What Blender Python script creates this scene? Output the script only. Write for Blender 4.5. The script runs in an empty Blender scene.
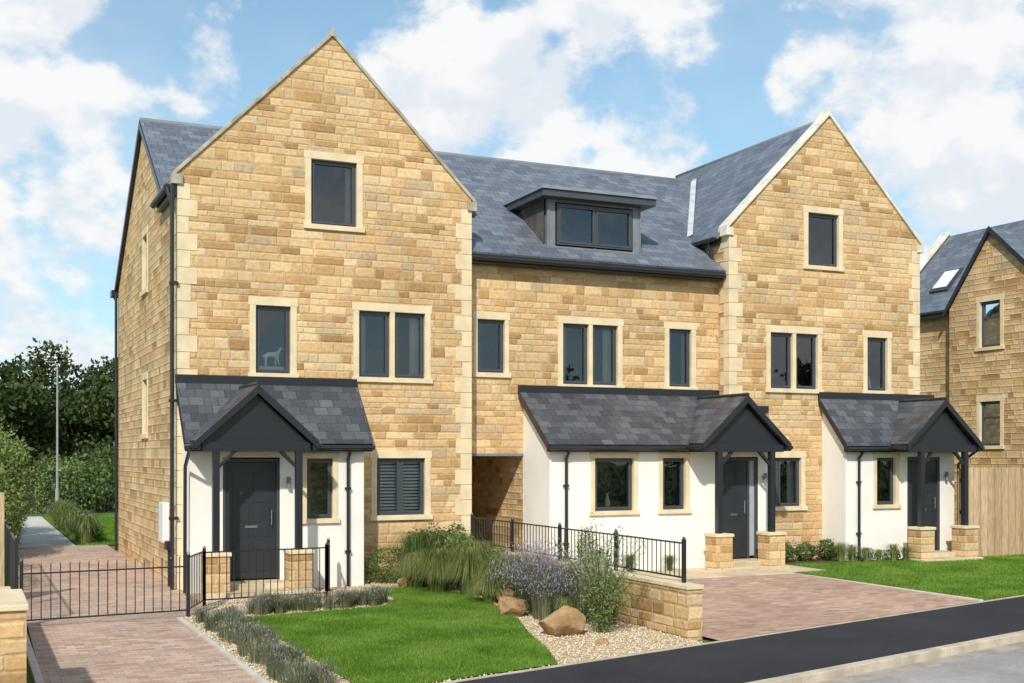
import bpy, bmesh, math, random
import numpy as np
from mathutils import Vector, Matrix, noise as mnoise
random.seed(3); rng=np.random.default_rng(5)
scn=bpy.context.scene
COL=scn.collection

# ------------------------------------------------------------------ nodes
class NT:
    def __init__(s,nt): s.nt=nt
    def n(s,t,**k):
        nd=s.nt.nodes.new(t)
        for a,b in k.items(): setattr(nd,a,b)
        return nd
    def put(s,sock,v):
        if v is None: return
        if isinstance(v,bpy.types.NodeSocket): s.nt.links.new(v,sock)
        else: sock.default_value=v
    def m(s,op,a,b=None,c=None,clamp=False):
        nd=s.n('ShaderNodeMath',operation=op); nd.use_clamp=clamp
        s.put(nd.inputs[0],a); s.put(nd.inputs[1],b); s.put(nd.inputs[2],c)
        return nd.outputs[0]
    def comb(s,x,y,z=0.0):
        nd=s.n('ShaderNodeCombineXYZ'); s.put(nd.inputs[0],x); s.put(nd.inputs[1],y); s.put(nd.inputs[2],z)
        return nd.outputs[0]
    def sep(s,v):
        nd=s.n('ShaderNodeSeparateXYZ'); s.put(nd.inputs[0],v); return nd.outputs
    def noise(s,vec,scale,detail=4,rough=.55,dist=0.0):
        nd=s.n('ShaderNodeTexNoise'); s.put(nd.inputs['Vector'],vec)
        nd.inputs['Scale'].default_value=scale; nd.inputs['Detail'].default_value=detail
        nd.inputs['Roughness'].default_value=rough; nd.inputs['Distortion'].default_value=dist
        return nd.outputs[0]
    def white(s,vec):
        nd=s.n('ShaderNodeTexWhiteNoise',noise_dimensions='3D'); s.put(nd.inputs['Vector'],vec); return nd.outputs['Value']
    def ramp(s,f,cols,interp='LINEAR'):
        nd=s.n('ShaderNodeValToRGB'); s.put(nd.inputs[0],f); r=nd.color_ramp; r.interpolation=interp
        while len(r.elements)<len(cols): r.elements.new(.5)
        for e,(p,c) in zip(r.elements,cols): e.position=p; e.color=(c[0],c[1],c[2],1)
        return nd.outputs[0]
    def mix(s,f,a,b,mode='MIX'):
        nd=s.n('ShaderNodeMix',data_type='RGBA',blend_type=mode)
        s.put(nd.inputs[0],f)
        for i,v in ((6,a),(7,b)):
            if isinstance(v,tuple) and len(v)==3: v=(*v,1)
            s.put(nd.inputs[i],v)
        return nd.outputs[2]
    def mr(s,v,a,b,c=0.,d=1.,smooth=True):
        nd=s.n('ShaderNodeMapRange',interpolation_type='SMOOTHSTEP' if smooth else 'LINEAR')
        s.put(nd.inputs[0],v); s.put(nd.inputs[1],a); s.put(nd.inputs[2],b); s.put(nd.inputs[3],c); s.put(nd.inputs[4],d)
        return nd.outputs[0]
def newmat(name):
    m=bpy.data.materials.new(name); m.use_nodes=True
    t=NT(m.node_tree); b=m.node_tree.nodes['Principled BSDF']
    return m,t,b
def bump(t,b,h,strength,dist=.01):
    nd=t.n('ShaderNodeBump'); nd.inputs['Strength'].default_value=strength; nd.inputs['Distance'].default_value=dist
    t.put(nd.inputs['Height'],h); t.put(b.inputs['Normal'],nd.outputs[0])
def simple(name,col,rough=.6,spec=.4,nscale=6,var=.15,bmp=.0,metal=0,bscale=60):
    m,t,b=newmat(name)
    oc=t.n('ShaderNodeTexCoord').outputs['Object']
    nz=t.noise(oc,nscale,4,.6)
    f=t.mr(nz,.3,.7,1-var,1+var)
    c=t.mix(1.0,(col[0],col[1],col[2],1),t.comb(f,f,f),'MULTIPLY')
    t.put(b.inputs['Base Color'],c)
    b.inputs['Roughness'].default_value=rough; b.inputs['Specular IOR Level'].default_value=spec; b.inputs['Metallic'].default_value=metal
    if bmp>0: bump(t,b,t.noise(oc,bscale,3,.6),bmp,.01)
    return m
def island(name,cols,rough=.8,nscale=3,var=.15,grain=None):
    m,t,b=newmat(name); r=t.n('ShaderNodeNewGeometry').outputs['Random Per Island']
    oc=t.n('ShaderNodeTexCoord').outputs['Object']
    v=oc
    if grain:
        x,y,z=t.sep(oc); v=t.comb(t.m('MULTIPLY',x,grain),t.m('MULTIPLY',y,grain),z)
    f=t.mr(t.noise(v,nscale,4,.6),.3,.7,1-var,1+var)
    t.put(b.inputs['Base Color'],t.mix(1.,t.ramp(r,cols),t.comb(f,f,f),'MULTIPLY')); b.inputs['Roughness'].default_value=rough; b.inputs['Specular IOR Level'].default_value=.2
    bump(t,b,t.noise(v,nscale*6,3,.6),.2,.01)
    return m
def masonry(name,h,w,cols,mortar,mw,kind='stone',rough=.9,bs=.6,var=.25,bd=.02,stain=.2):
    m,t,b=newmat(name)
    uv=t.n('ShaderNodeTexCoord').outputs['UV']
    u,v,_=t.sep(uv)
    if kind=='stone':
        d1=t.m('MULTIPLY',t.m('SUBTRACT',t.noise(uv,5,2),.5),.03)
        d2=t.m('MULTIPLY',t.m('SUBTRACT',t.noise(uv,4.3,2,.5,.3),.5),.022)
        u=t.m('ADD',u,d1); v=t.m('ADD',v,d2)
        v=t.m('ADD',v,t.m('MULTIPLY',t.m('SINE',t.m('MULTIPLY',v,9.7)),.026))
        v=t.m('ADD',v,t.m('MULTIPLY',t.m('SINE',t.m('MULTIPLY',v,3.9)),.05))
    r=t.m('DIVIDE',v,h); row=t.m('FLOOR',r); fr=t.m('FRACT',r)
    if kind=='stone':
        rr=t.white(t.comb(row,3.7,1.3))
        ww=t.m('MULTIPLY',t.m('MULTIPLY_ADD',rr,.5,.75),w)
        c=t.m('ADD',t.m('DIVIDE',u,ww),t.m('MULTIPLY',rr,37.3))
        c=t.m('ADD',c,t.m('MULTIPLY',t.m('SINE',t.m('ADD',t.m('MULTIPLY',c,2.3),row)),.3))
        wsz=ww
    else:
        c=t.m('ADD',t.m('DIVIDE',u,w),t.m('MULTIPLY',t.m('MODULO',t.m('ABSOLUTE',row),2.0),.5)); wsz=w
    col=t.m('FLOOR',c); fc=t.m('FRACT',c)
    idn=t.white(t.comb(row,col,.5)); id2=t.white(t.comb(col,row,7.5))
    dv=t.m('MULTIPLY',t.m('MINIMUM',fr,t.m('SUBTRACT',1.,fr)),h)
    du=t.m('MULTIPLY',t.m('MINIMUM',fc,t.m('SUBTRACT',1.,fc)),wsz)
    e=t.m('MINIMUM',du,dv)
    mask=t.mr(e,mw*.35,mw*1.1)
    colr=t.ramp(idn,cols)
    nz=t.noise(uv,14,4,.65); n2=t.noise(uv,.6,3,.6); n3=t.noise(uv,70,2,.6)
    f=t.m('MULTIPLY',t.mr(nz,.25,.75,1-var,1+var),t.mr(n2,.3,.7,1-stain,1+stain*.6))
    f=t.m('MULTIPLY',f,t.mr(id2,0.,1.,.90,1.08,False))
    colr=t.mix(1.,colr,t.comb(f,f,f),'MULTIPLY')
    mm=t.mix(1.,(*mortar,1),t.comb(f,f,f),'MULTIPLY') if kind=='stone' else (*mortar,1)
    out=t.mix(mask,mm,colr)
    t.put(b.inputs['Base Color'],out)
    b.inputs['Roughness'].default_value=rough
    b.inputs['Specular IOR Level'].default_value=.25 if kind!='slate' else .45
    if kind=='slate':
        hgt=t.m('ADD',t.m('MULTIPLY',t.m('SUBTRACT',1.,fr),1.0),t.m('MULTIPLY',t.m('MULTIPLY',mask,id2),.5))
        hgt=t.m('ADD',hgt,t.m('MULTIPLY',nz,.25))
    elif kind=='stone':
        ms=t.mr(e,mw*.3,mw*2.6)
        hgt=t.m('ADD',ms,t.m('MULTIPLY',nz,1.0)); hgt=t.m('ADD',hgt,t.m('MULTIPLY',n3,.35)); hgt=t.m('ADD',hgt,t.m('MULTIPLY',id2,.3))
    else:
        hgt=t.m('ADD',mask,t.m('MULTIPLY',n3,.3)); hgt=t.m('ADD',hgt,t.m('MULTIPLY',id2,.25))
    bump(t,b,hgt,bs,bd)
    return m
STONE=masonry('coursed_stone',.142,.32,[(0,(.40,.235,.10)),(.12,(.52,.32,.145)),(.35,(.62,.41,.20)),(.6,(.66,.45,.23)),(.8,(.72,.525,.295)),(.93,(.60,.44,.255)),(1,(.50,.38,.24))],(.53,.385,.22),.0105,'stone',bs=.55,var=.16,stain=.13,bd=.018)
DRESS=simple('dressed_stone',(.73,.60,.395),.85,.2,3,.10,.25)
COPE=simple('coping_stone',(.70,.66,.56),.85,.2,4,.18,.2)
COPED=simple('weathered_coping',(.42,.39,.31),.85,.2,4,.25,.2)
SLATE=masonry('slate',.2,.27,[(0,(.115,.13,.16)),(.5,(.15,.168,.205)),(1,(.19,.21,.25))],(.045,.05,.06),.007,'slate',rough=.45,bs=.45,bd=.012,var=.12,stain=.08)
SLATED=masonry('porch_slate',.19,.25,[(0,(.05,.055,.065)),(.5,(.075,.082,.095)),(1,(.115,.123,.14))],(.018,.018,.022),.006,'slate',rough=.42,bs=.45,bd=.012,var=.15,stain=.2)
PAVE=masonry('block_paving',.105,.21,[(0,(.42,.27,.20)),(.3,(.52,.36,.27)),(.6,(.57,.42,.32)),(.85,(.46,.34,.28)),(1,(.60,.46,.36))],(.30,.225,.175),.005,'brick',bs=.35,bd=.006,var=.12,stain=.14)
PAVER=masonry('red_block_paving',.105,.21,[(0,(.40,.24,.175)),(.3,(.49,.31,.225)),(.6,(.55,.37,.275)),(.85,(.44,.30,.245)),(1,(.58,.43,.33))],(.30,.215,.165),.005,'brick',bs=.35,bd=.006,var=.12,stain=.14)
FLAG=masonry('flagstones',.45,.6,[(0,(.56,.46,.30)),(1,(.66,.55,.38))],(.40,.33,.24),.01,'brick',bs=.3,bd=.006,var=.12,stain=.15)
WHITE=simple('white_render',(.84,.81,.75),.9,.2,1.2,.05,.12,bscale=90)
ANTH=simple('anthracite_frame',(.058,.065,.075),.4,.5,3,.05)
BLACK=simple('black_metal',(.018,.02,.024),.35,.5,3,.05)
LEAD=simple('lead_grey',(.19,.21,.235),.5,.5,3,.12,.05)
LEADL=simple('lead_flashing',(.50,.52,.54),.5,.5,3,.12)
TIMBER=island('timber',[(0,(.40,.28,.16)),(.5,(.50,.36,.215)),(1,(.58,.44,.28))],.85,4,.25,12)
BARK=simple('bark',(.09,.065,.045),.9,.2,6,.3,.6,bscale=20)
CONC=simple('concrete',(.58,.54,.48),.85,.2,3,.12,.2)
KERB=simple('kerb_stone',(.52,.445,.35),.85,.2,3,.18,.2)
ROCK=simple('boulder_stone',(.40,.25,.125),.85,.2,3,.35,.6,bscale=9)
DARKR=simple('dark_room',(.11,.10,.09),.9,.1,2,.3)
CURT=simple('curtain',(.62,.60,.56),.9,.1,3,.08)
WPLAS=simple('white_plastic',(.80,.80,.79),.4,.4,3,.03)
FROST=simple('frosted_glass',(.38,.41,.44),.12,.5,3,.1)
STEEL=simple('brushed_steel',(.5,.5,.5),.35,.5,3,.03,metal=1)
DPAINT=simple('door_paint',(.028,.032,.038),.35,.5,3,.04)
def asphalt(name,c,var):
    m,t,b=newmat(name); oc=t.n('ShaderNodeTexCoord').outputs['Object']
    n1=t.noise(oc,160,2,.7); n2=t.noise(oc,.9,4,.6); n3=t.noise(oc,12,3,.6)
    f=t.m('MULTIPLY',t.mr(n1,.3,.7,1-var,1+var,False),t.mr(n2,.3,.7,.85,1.18)); f=t.m('MULTIPLY',f,t.mr(n3,.3,.7,.93,1.07))
    t.put(b.inputs['Base Color'],t.mix(1.,(*c,1),t.comb(f,f,f),'MULTIPLY')); b.inputs['Roughness'].default_value=.9; b.inputs['Specular IOR Level'].default_value=.2
    bump(t,b,n1,.5,.006); return m
TAR=asphalt('footway_tarmac',(.036,.037,.041),.45)
ROAD=asphalt('road_asphalt',(.36,.34,.325),.3)
def groundm(name,cols,scale=3,fine=60,bs=.5):
    m,t,b=newmat(name); oc=t.n('ShaderNodeTexCoord').outputs['Object']
    n1=t.noise(oc,fine,3,.7); n2=t.noise(oc,scale,4,.6)
    f=t.m('ADD',t.m('MULTIPLY',n1,.6),t.m('MULTIPLY',n2,.4))
    t.put(b.inputs['Base Color'],t.ramp(f,cols)); b.inputs['Roughness'].default_value=.95; b.inputs['Specular IOR Level'].default_value=.1
    bump(t,b,n1,bs,.02); return m
GRASSG=groundm('grass_ground',[(.3,(.065,.12,.015)),(.7,(.14,.23,.04))],.8,90)
FIELD=groundm('field_ground',[(.3,(.09,.13,.04)),(.7,(.17,.21,.08))],.2,8)
SOIL=groundm('soil',[(.3,(.07,.05,.035)),(.7,(.14,.105,.07))])
def pebm(name,sheet):
    m,t,b=newmat(name)
    if sheet:
        oc=t.n('ShaderNodeTexCoord').outputs['Object']
        vo=t.n('ShaderNodeTexVoronoi'); t.put(vo.inputs['Vector'],oc); vo.inputs['Scale'].default_value=42
        r=t.sep(vo.outputs['Color'])[0]; bump(t,b,t.m('SUBTRACT',1.,vo.outputs['Distance']),.8,.015)
    else: r=t.n('ShaderNodeNewGeometry').outputs['Random Per Island']
    t.put(b.inputs['Base Color'],t.ramp(r,[(0,(.38,.26,.14)),(.3,(.56,.43,.27)),(.7,(.68,.57,.40)),(1,(.75,.68,.56))])); b.inputs['Roughness'].default_value=.8
    return m
GRAV=pebm('gravel_sheet',True); PEB=pebm('gravel_pebbles',False)
def leafm(name,cols,trans=.3,ns=.9):
    m=bpy.data.materials.new(name); m.use_nodes=True; t=NT(m.node_tree); nt=m.node_tree
    nt.nodes.clear()
    r=t.n('ShaderNodeNewGeometry').outputs['Random Per Island']
    oc=t.n('ShaderNodeTexCoord').outputs['Object']
    f=t.m('ADD',t.m('MULTIPLY',r,.5),t.m('MULTIPLY',t.mr(t.noise(oc,ns,3),.3,.7),.5))
    c=t.ramp(f,cols)
    d=t.n('ShaderNodeBsdfPrincipled'); t.put(d.inputs['Base Color'],c); d.inputs['Roughness'].default_value=.55; d.inputs['Specular IOR Level'].default_value=.25
    tr=t.n('ShaderNodeBsdfTranslucent'); t.put(tr.inputs[0],c)
    mx=t.n('ShaderNodeMixShader'); mx.inputs[0].default_value=trans
    nt.links.new(d.outputs[0],mx.inputs[1]); nt.links.new(tr.outputs[0],mx.inputs[2])
    o=t.n('ShaderNodeOutputMaterial'); nt.links.new(mx.outputs[0],o.inputs[0]); return m
LAWN=leafm('lawn_blades',[(0,(.075,.16,.015)),(.5,(.16,.30,.035)),(1,(.29,.42,.08))],.35,1.1)
LEAFD=leafm('leaf_dark',[(0,(.02,.04,.012)),(.5,(.05,.085,.022)),(1,(.11,.15,.04))],.25,.35)
LEAFO=leafm('leaf_olive',[(0,(.03,.045,.014)),(.5,(.075,.10,.03)),(1,(.16,.18,.06))],.25,.35)
LEAFM=leafm('leaf_mid',[(0,(.045,.085,.02)),(.5,(.10,.17,.04)),(1,(.19,.26,.08))])
LEAFL=leafm('leaf_light',[(0,(.10,.15,.03)),(.5,(.20,.28,.08)),(1,(.33,.38,.16))])
OGRASS=leafm('ornamental_grass',[(0,(.10,.13,.03)),(.5,(.21,.26,.07)),(1,(.42,.41,.18))],.3,2.5)
LAVG=leafm('lavender_leaf',[(0,(.11,.13,.06)),(.5,(.21,.235,.13)),(1,(.36,.36,.23))])
LAVP=leafm('lavender_flower',[(0,(.27,.22,.30)),(.5,(.43,.36,.47)),(1,(.60,.53,.62))])
FLOW=leafm('flower_heads',[(0,(.3,.12,.16)),(.5,(.5,.35,.3)),(1,(.7,.62,.5))])
def glassm():
    m=bpy.data.materials.new('window_glass'); m.use_nodes=True; nt=m.node_tree; nt.nodes.clear(); t=NT(nt)
    try: m.use_transparent_shadow=True
    except Exception: pass
    g=t.n('ShaderNodeBsdfGlossy'); g.inputs['Roughness'].default_value=.0; g.inputs[0].default_value=(.9,.95,1,1)
    tr=t.n('ShaderNodeBsdfTransparent'); tr.inputs[0].default_value=(.90,.93,.92,1)
    fr=t.n('ShaderNodeLayerWeight'); fr.inputs[0].default_value=.32
    oc=t.n('ShaderNodeTexCoord').outputs['Object']
    bp=t.n('ShaderNodeBump'); bp.inputs['Strength'].default_value=.12; bp.inputs['Distance'].default_value=.03
    t.put(bp.inputs['Height'],t.noise(oc,1.6,2)); nt.links.new(bp.outputs[0],g.inputs['Normal'])
    mx=t.n('ShaderNodeMixShader'); nt.links.new(t.m('ADD',fr.outputs['Fresnel'],.06),mx.inputs[0]); nt.links.new(tr.outputs[0],mx.inputs[1]); nt.links.new(g.outputs[0],mx.inputs[2])
    o=t.n('ShaderNodeOutputMaterial'); nt.links.new(mx.outputs[0],o.inputs[0]); return m
GLASS=glassm()

# ------------------------------------------------------------------ mesh building
def empty(name,loc=(0,0,0)):
    e=bpy.data.objects.new(name,None); COL.objects.link(e); e.location=loc; e.empty_display_size=.3; return e
def finish(name,me,mat,parent=None,smooth=False,bevel=0):
    ob=bpy.data.objects.new(name,me); COL.objects.link(ob)
    if mat: me.materials.append(mat)
    if smooth: me.polygons.foreach_set('use_smooth',[True]*len(me.polygons))
    if parent: ob.parent=parent
    if bevel:
        b=ob.modifiers.new('bevel','BEVEL'); b.width=bevel; b.segments=2; b.limit_method='ANGLE'
    return ob
class MB:
    def __init__(s,f=None): s.v=[]; s.f=[]; s.T=f or (lambda u,w,z:(u,w,z))
    def add(s,vs,fs):
        o=len(s.v); s.v+= [tuple(s.T(*p)) for p in vs]; s.f+=[tuple(i+o for i in f) for f in fs]; return s
    def box(s,x0,x1,y0,y1,z0,z1):
        return s.add([(x0,y0,z0),(x1,y0,z0),(x1,y1,z0),(x0,y1,z0),(x0,y0,z1),(x1,y0,z1),(x1,y1,z1),(x0,y1,z1)],
          [(0,3,2,1),(4,5,6,7),(0,1,5,4),(1,2,6,5),(2,3,7,6),(3,0,4,7)])
    def poly(s,pts): return s.add(pts,[tuple(range(len(pts)))])
    def prism(s,pts,off):
        n=len(pts); o=Vector(off); q=[tuple(Vector(p)+o) for p in pts]
        return s.add(list(pts)+q,[tuple(range(n))[::-1],tuple(range(n,2*n))]+[(i,(i+1)%n,n+(i+1)%n,n+i) for i in range(n)])
    def cyl(s,p,q,r,r2=None,n=10,cap=True):
        r2=r if r2 is None else r2; p=Vector(p); q=Vector(q); d=(q-p).normalized()
        a=d.orthogonal().normalized(); b=d.cross(a)
        vs=[];
        for c,R in ((p,r),(q,r2)):
            for i in range(n):
                t=2*math.pi*i/n; vs.append(tuple(c+a*math.cos(t)*R+b*math.sin(t)*R))
        fs=[(i,(i+1)%n,n+(i+1)%n,n+i) for i in range(n)]
        if cap: fs+=[tuple(range(n))[::-1],tuple(range(n,2*n))]
        return s.add(vs,fs)
    def wall(s,u0,u1,z0,z1,holes=(),clip=()):
        us=sorted({u0,u1,*[h[0] for h in holes],*[h[1] for h in holes]}); zs=sorted({z0,z1,*[h[2] for h in holes],*[h[3] for h in holes]})
        bm=bmesh.new()
        for a,b in zip(us,us[1:]):
            for c,d in zip(zs,zs[1:]):
                cu=(a+b)/2; cz=(c+d)/2
                if any(h[0]<cu<h[1] and h[2]<cz<h[3] for h in holes): continue
                bm.faces.new([bm.verts.new((a,0,c)),bm.verts.new((b,0,c)),bm.verts.new((b,0,d)),bm.verts.new((a,0,d))])
        for pu,pz,nu,nz in clip:
            bmesh.ops.bisect_plane(bm,geom=bm.verts[:]+bm.edges[:]+bm.faces[:],plane_co=(pu,0,pz),plane_no=(nu,0,nz),clear_outer=True)
        bm.verts.index_update(); bm.verts.ensure_lookup_table()
        s.add([tuple(v.co) for v in bm.verts],[tuple(v.index for v in f.verts) for f in bm.faces]); bm.free(); return s
    def build(s,name,mat,parent=None,smooth=False,bevel=0):
        me=bpy.data.meshes.new(name); me.from_pydata(s.v,[],s.f); me.update()
        uv=me.uv_layers.new(name='UVMap')
        Z=Vector((0,0,1))
        for p in me.polygons:
            n=p.normal
            if abs(n.z)>.97: t=Vector((1,0,0)); b=Vector((0,1,0))
            else:
                t=Z.cross(n).normalized(); b=n.cross(t)
                if b.z<0: b=-b
            for li in p.loop_indices:
                co=me.vertices[me.loops[li].vertex_index].co
                uv.data[li].uv=(co.dot(t),co.dot(b))
        return finish(name,me,mat,parent,smooth,bevel)
FY=lambda c:(lambda u,w,z:(u,c+w,z))
FX=lambda c:(lambda u,w,z:(c+w,u,z))

def np_mesh(name,V,F,mat,parent=None):
    me=bpy.data.meshes.new(name); V=np.asarray(V,dtype=np.float32); F=np.asarray(F,dtype=np.int32)
    k=F.shape[1]
    me.vertices.add(len(V)); me.vertices.foreach_set('co',V.ravel())
    me.loops.add(F.size); me.loops.foreach_set('vertex_index',F.ravel())
    me.polygons.add(len(F)); me.polygons.foreach_set('loop_start',np.arange(0,F.size,k,dtype=np.int32)); me.polygons.foreach_set('loop_total',np.full(len(F),k,dtype=np.int32))
    me.update(calc_edges=True); me.validate()
    return finish(name,me,mat,parent)
def leaf_quads(P,size,asp=.55,up=0.0):
    n=len(P); a=rng.normal(size=(n,3)); a[:,2]+=up; a/=np.linalg.norm(a,axis=1)[:,None]
    b=rng.normal(size=(n,3)); b-=(a*b).sum(1)[:,None]*a; b/=np.linalg.norm(b,axis=1)[:,None]
    s=(size*rng.uniform(.6,1.3,n))[:,None]
    V=np.stack([P-a*s*.5,P+b*s*asp*.5,P+a*s*.5,P-b*s*asp*.5],1).reshape(-1,3)
    return V,np.arange(4*n).reshape(n,4)
def blob_points(blobs,n,inner=.55):
    bl=np.array(blobs,float); w=(bl[:,3]*bl[:,4]*bl[:,5])**(2/3); idx=rng.choice(len(bl),n,p=w/w.sum())
    d=rng.normal(size=(n,3)); d/=np.linalg.norm(d,axis=1)[:,None]
    r=rng.uniform(inner,1.0,n)**.6
    lump=1+.16*np.sin(d[:,0]*5+idx)*np.sin(d[:,1]*6+idx*2)+.12*np.sin(d[:,2]*9+idx*3)+rng.normal(size=n)*.05
    return bl[idx,:3]+d*bl[idx,3:]*(r*lump)[:,None]
def foliage(name,blobs,n,size,mat,parent=None,inner=.5,asp=.55,zmin=-.05):
    P=blob_points(blobs,n,inner); P=P[P[:,2]>zmin]
    V,F=leaf_quads(P,size,asp); return np_mesh(name,V,F,mat,parent)
def in_poly(P,poly):
    x,y=P[:,0],P[:,1]; ins=np.zeros(len(P),bool); n=len(poly)
    for i in range(n):
        x1,y1=poly[i]; x2,y2=poly[(i+1)%n]
        c=((y1>y)!=(y2>y))&(x<(x2-x1)*(y-y1)/((y2-y1)+1e-12)+x1); ins^=c
    return ins
def scatter(poly,n):
    a=np.array(poly); lo=a.min(0); hi=a.max(0); P=rng.uniform(lo,hi,(n*3,2)); P=P[in_poly(P,poly)]; return P[:n]
def blades(name,P,z,h,mat,parent=None,wid=.006,lean=.5):
    n=len(P); hh=h*rng.uniform(.6,1.3,n); th=rng.uniform(0,2*np.pi,n); l=rng.uniform(0,lean,n)*hh; ph=rng.uniform(0,2*np.pi,n)
    zz=np.broadcast_to(z,(n,)); B=np.stack([P[:,0],P[:,1],zz],1)
    s=np.stack([np.cos(th),np.sin(th),0*th],1)*wid*rng.uniform(.7,1.4,n)[:,None]
    tip=B+np.stack([np.cos(ph)*l,np.sin(ph)*l,hh],1)
    V=np.stack([B-s,B+s,tip],1).reshape(-1,3); return np_mesh(name,V,np.arange(3*n).reshape(n,3),mat,parent)
def tuft_mesh(centres,n,h,spread,wid,curl=.5,base=.08,segs=4):
    Vs=[];Fs=[];o=0
    for cx,cy,cz,sc in centres:
        ph=rng.uniform(0,2*np.pi,n); hh=h*sc*rng.uniform(.55,1.1,n); sp=spread*sc*rng.uniform(.1,1.1,n)
        br=rng.uniform(0,base*sc,n)
        bx=cx+np.cos(ph)*br; by=cy+np.sin(ph)*br
        tt=np.linspace(0,1,segs+1)
        rad=sp[:,None]*tt**1.8; z=cz+hh[:,None]*(np.sin(tt*np.pi*(.5+curl*.22)))
        x=bx[:,None]+np.cos(ph)[:,None]*rad; y=by[:,None]+np.sin(ph)[:,None]*rad
        w=wid*(1-tt*.85); sx=-np.sin(ph)[:,None]*w; sy=np.cos(ph)[:,None]*w
        A=np.stack([x-sx,y-sy,z],2); Bq=np.stack([x+sx,y+sy,z],2)
        V=np.stack([A,Bq],2).reshape(-1,3); Vs.append(V)
        k=(segs+1)*2
        for s_ in range(segs):
            b0=np.arange(n)*k+2*s_+o; Fs.append(np.stack([b0,b0+1,b0+3,b0+2],1))
        o+=len(V)
    return np.concatenate(Vs),np.concatenate(Fs)

# ------------------------------------------------------------------ window / door
def surround(mb,u0,u1,z0,z1,j=.11,l=.14,sill=.09,mull=()):
    a=-.014
    mb.box(u0-j,u0,a,.16,z0,z1); mb.box(u1,u1+j,a,.16,z0,z1)
    mb.box(u0-j-.02,u1+j+.02,a-.002,.16,z1,z1+l)
    mb.box(u0-j-.03,u1+j+.03,a-.035,.17,z0-sill,z0)
    for m in mull: mb.box(m-.045,m+.045,a+.003,.16,z0,z1)
def hole(u0,u1,z0,z1): return (u0-.05,u1+.05,z0-.04,z1+.06)
wc=[0]
def window(par,T,u0,u1,z0,z1,kind='curt',vdiv=(),hdiv=(),rec=.07,mat=None,mull=()):
    mat=mat or ANTH
    wc[0]+=1
    fr=MB(T); gl=MB(T); room=MB(T)
    spans=[]; e=[u0]+[x for m in mull for x in (m-.045,m+.045)]+[u1]
    for a,b in zip(e[::2],e[1::2]): spans.append((a,b))
    fw=.05
    for a,b in spans:
        fr.box(a,a+fw,rec,rec+.07,z0,z1); fr.box(b-fw,b,rec,rec+.07,z0,z1)
        fr.box(a+fw,b-fw,rec,rec+.07,z0,z0+fw); fr.box(a+fw,b-fw,rec,rec+.07,z1-fw,z1)
        cuts=[a+fw]+[d for d in vdiv if a<d<b]+[b-fw]
        for d in cuts[1:-1]: fr.box(d-.035,d+.035,rec,rec+.07,z0+fw,z1-fw)
        for c,d in zip(cuts,cuts[1:]):
            c2=c+(.035 if c!=cuts[0] else 0); d2=d-(.035 if d!=cuts[-1] else 0)
            s=.035; y0=rec-.012;y1=rec+.045; q0=z0+fw-.012; q1=z1-fw+.012; c2-=.01;d2+=.01
            fr.box(c2,c2+s,y0,y1,q0,q1); fr.box(d2-s,d2,y0,y1,q0,q1); fr.box(c2+s,d2-s,y0,y1,q0,q0+s); fr.box(c2+s,d2-s,y0,y1,q1-s,q1)
        for hd in hdiv: fr.box(a+fw,b-fw,rec-.006,rec+.06,hd-.03,hd+.03)
        gl.poly([(a+fw*.5,rec+.03,z0+fw*.5),(b-fw*.5,rec+.03,z0+fw*.5),(b-fw*.5,rec+.03,z1-fw*.5),(a+fw*.5,rec+.03,z1-fw*.5)])
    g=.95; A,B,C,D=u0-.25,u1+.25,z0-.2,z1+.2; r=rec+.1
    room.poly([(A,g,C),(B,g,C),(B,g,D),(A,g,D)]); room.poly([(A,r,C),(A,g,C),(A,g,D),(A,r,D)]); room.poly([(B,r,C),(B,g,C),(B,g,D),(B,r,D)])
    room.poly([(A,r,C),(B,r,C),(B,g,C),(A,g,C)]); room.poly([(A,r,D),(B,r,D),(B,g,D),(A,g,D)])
    e=empty('w'); e.name='window_unit_%d'%wc[0]; e.parent=par
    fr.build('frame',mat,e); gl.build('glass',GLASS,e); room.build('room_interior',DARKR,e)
    W=u1-u0
    if kind in('curt','curtr','curtl'):
        cu=MB(T)
        sides=[]
        if kind!='curtr': sides.append((u0-.02,u0+W*.15))
        if kind!='curtl': sides.append((u1-W*.18,u1+.02))
        for a,b in sides:
            n=24; pts=[(a+(b-a)*i/n,rec+.16+.025*math.sin(i*1.7),0) for i in range(n+1)]
            for p,q in zip(pts,pts[1:]): cu.poly([(p[0],p[1],z0-.05),(q[0],q[1],z0-.05),(q[0],q[1],z1+.05),(p[0],p[1],z1+.05)])
        cu.build('curtains',CURT,e,True)
    if kind=='blind':
        bl=MB(T); z=z0+.04
        while z<z1: bl.add([(u0+.02,rec+.085,z),(u1-.02,rec+.085,z),(u1-.02,rec+.105,z+.038),(u0+.02,rec+.105,z+.038)],[(0,1,2,3)]); z+=.06
        bl.build('venetian_blind',WPLAS,e)
    if kind=='roller':
        MB(T).box(u0,u1,rec+.14,rec+.145,z1-.3*(z1-z0),z1).build('roller_blind',CURT,e)
    if kind=='vase':
        v=MB(T); um=(u0+u1)/2; v.box(u0,u1,rec+.14,rec+.3,z0-.02,z0+.03)
        for (za,zb,ra,rb) in ((.03,.10,.03,.06),(.10,.22,.06,.05),(.22,.30,.05,.02),(.30,.34,.02,.03)): v.cyl((um,rec+.22,z0+za),(um,rec+.22,z0+zb),ra,rb,n=12)
        v.build('sill_vase',CURT,e)
    return e
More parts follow.
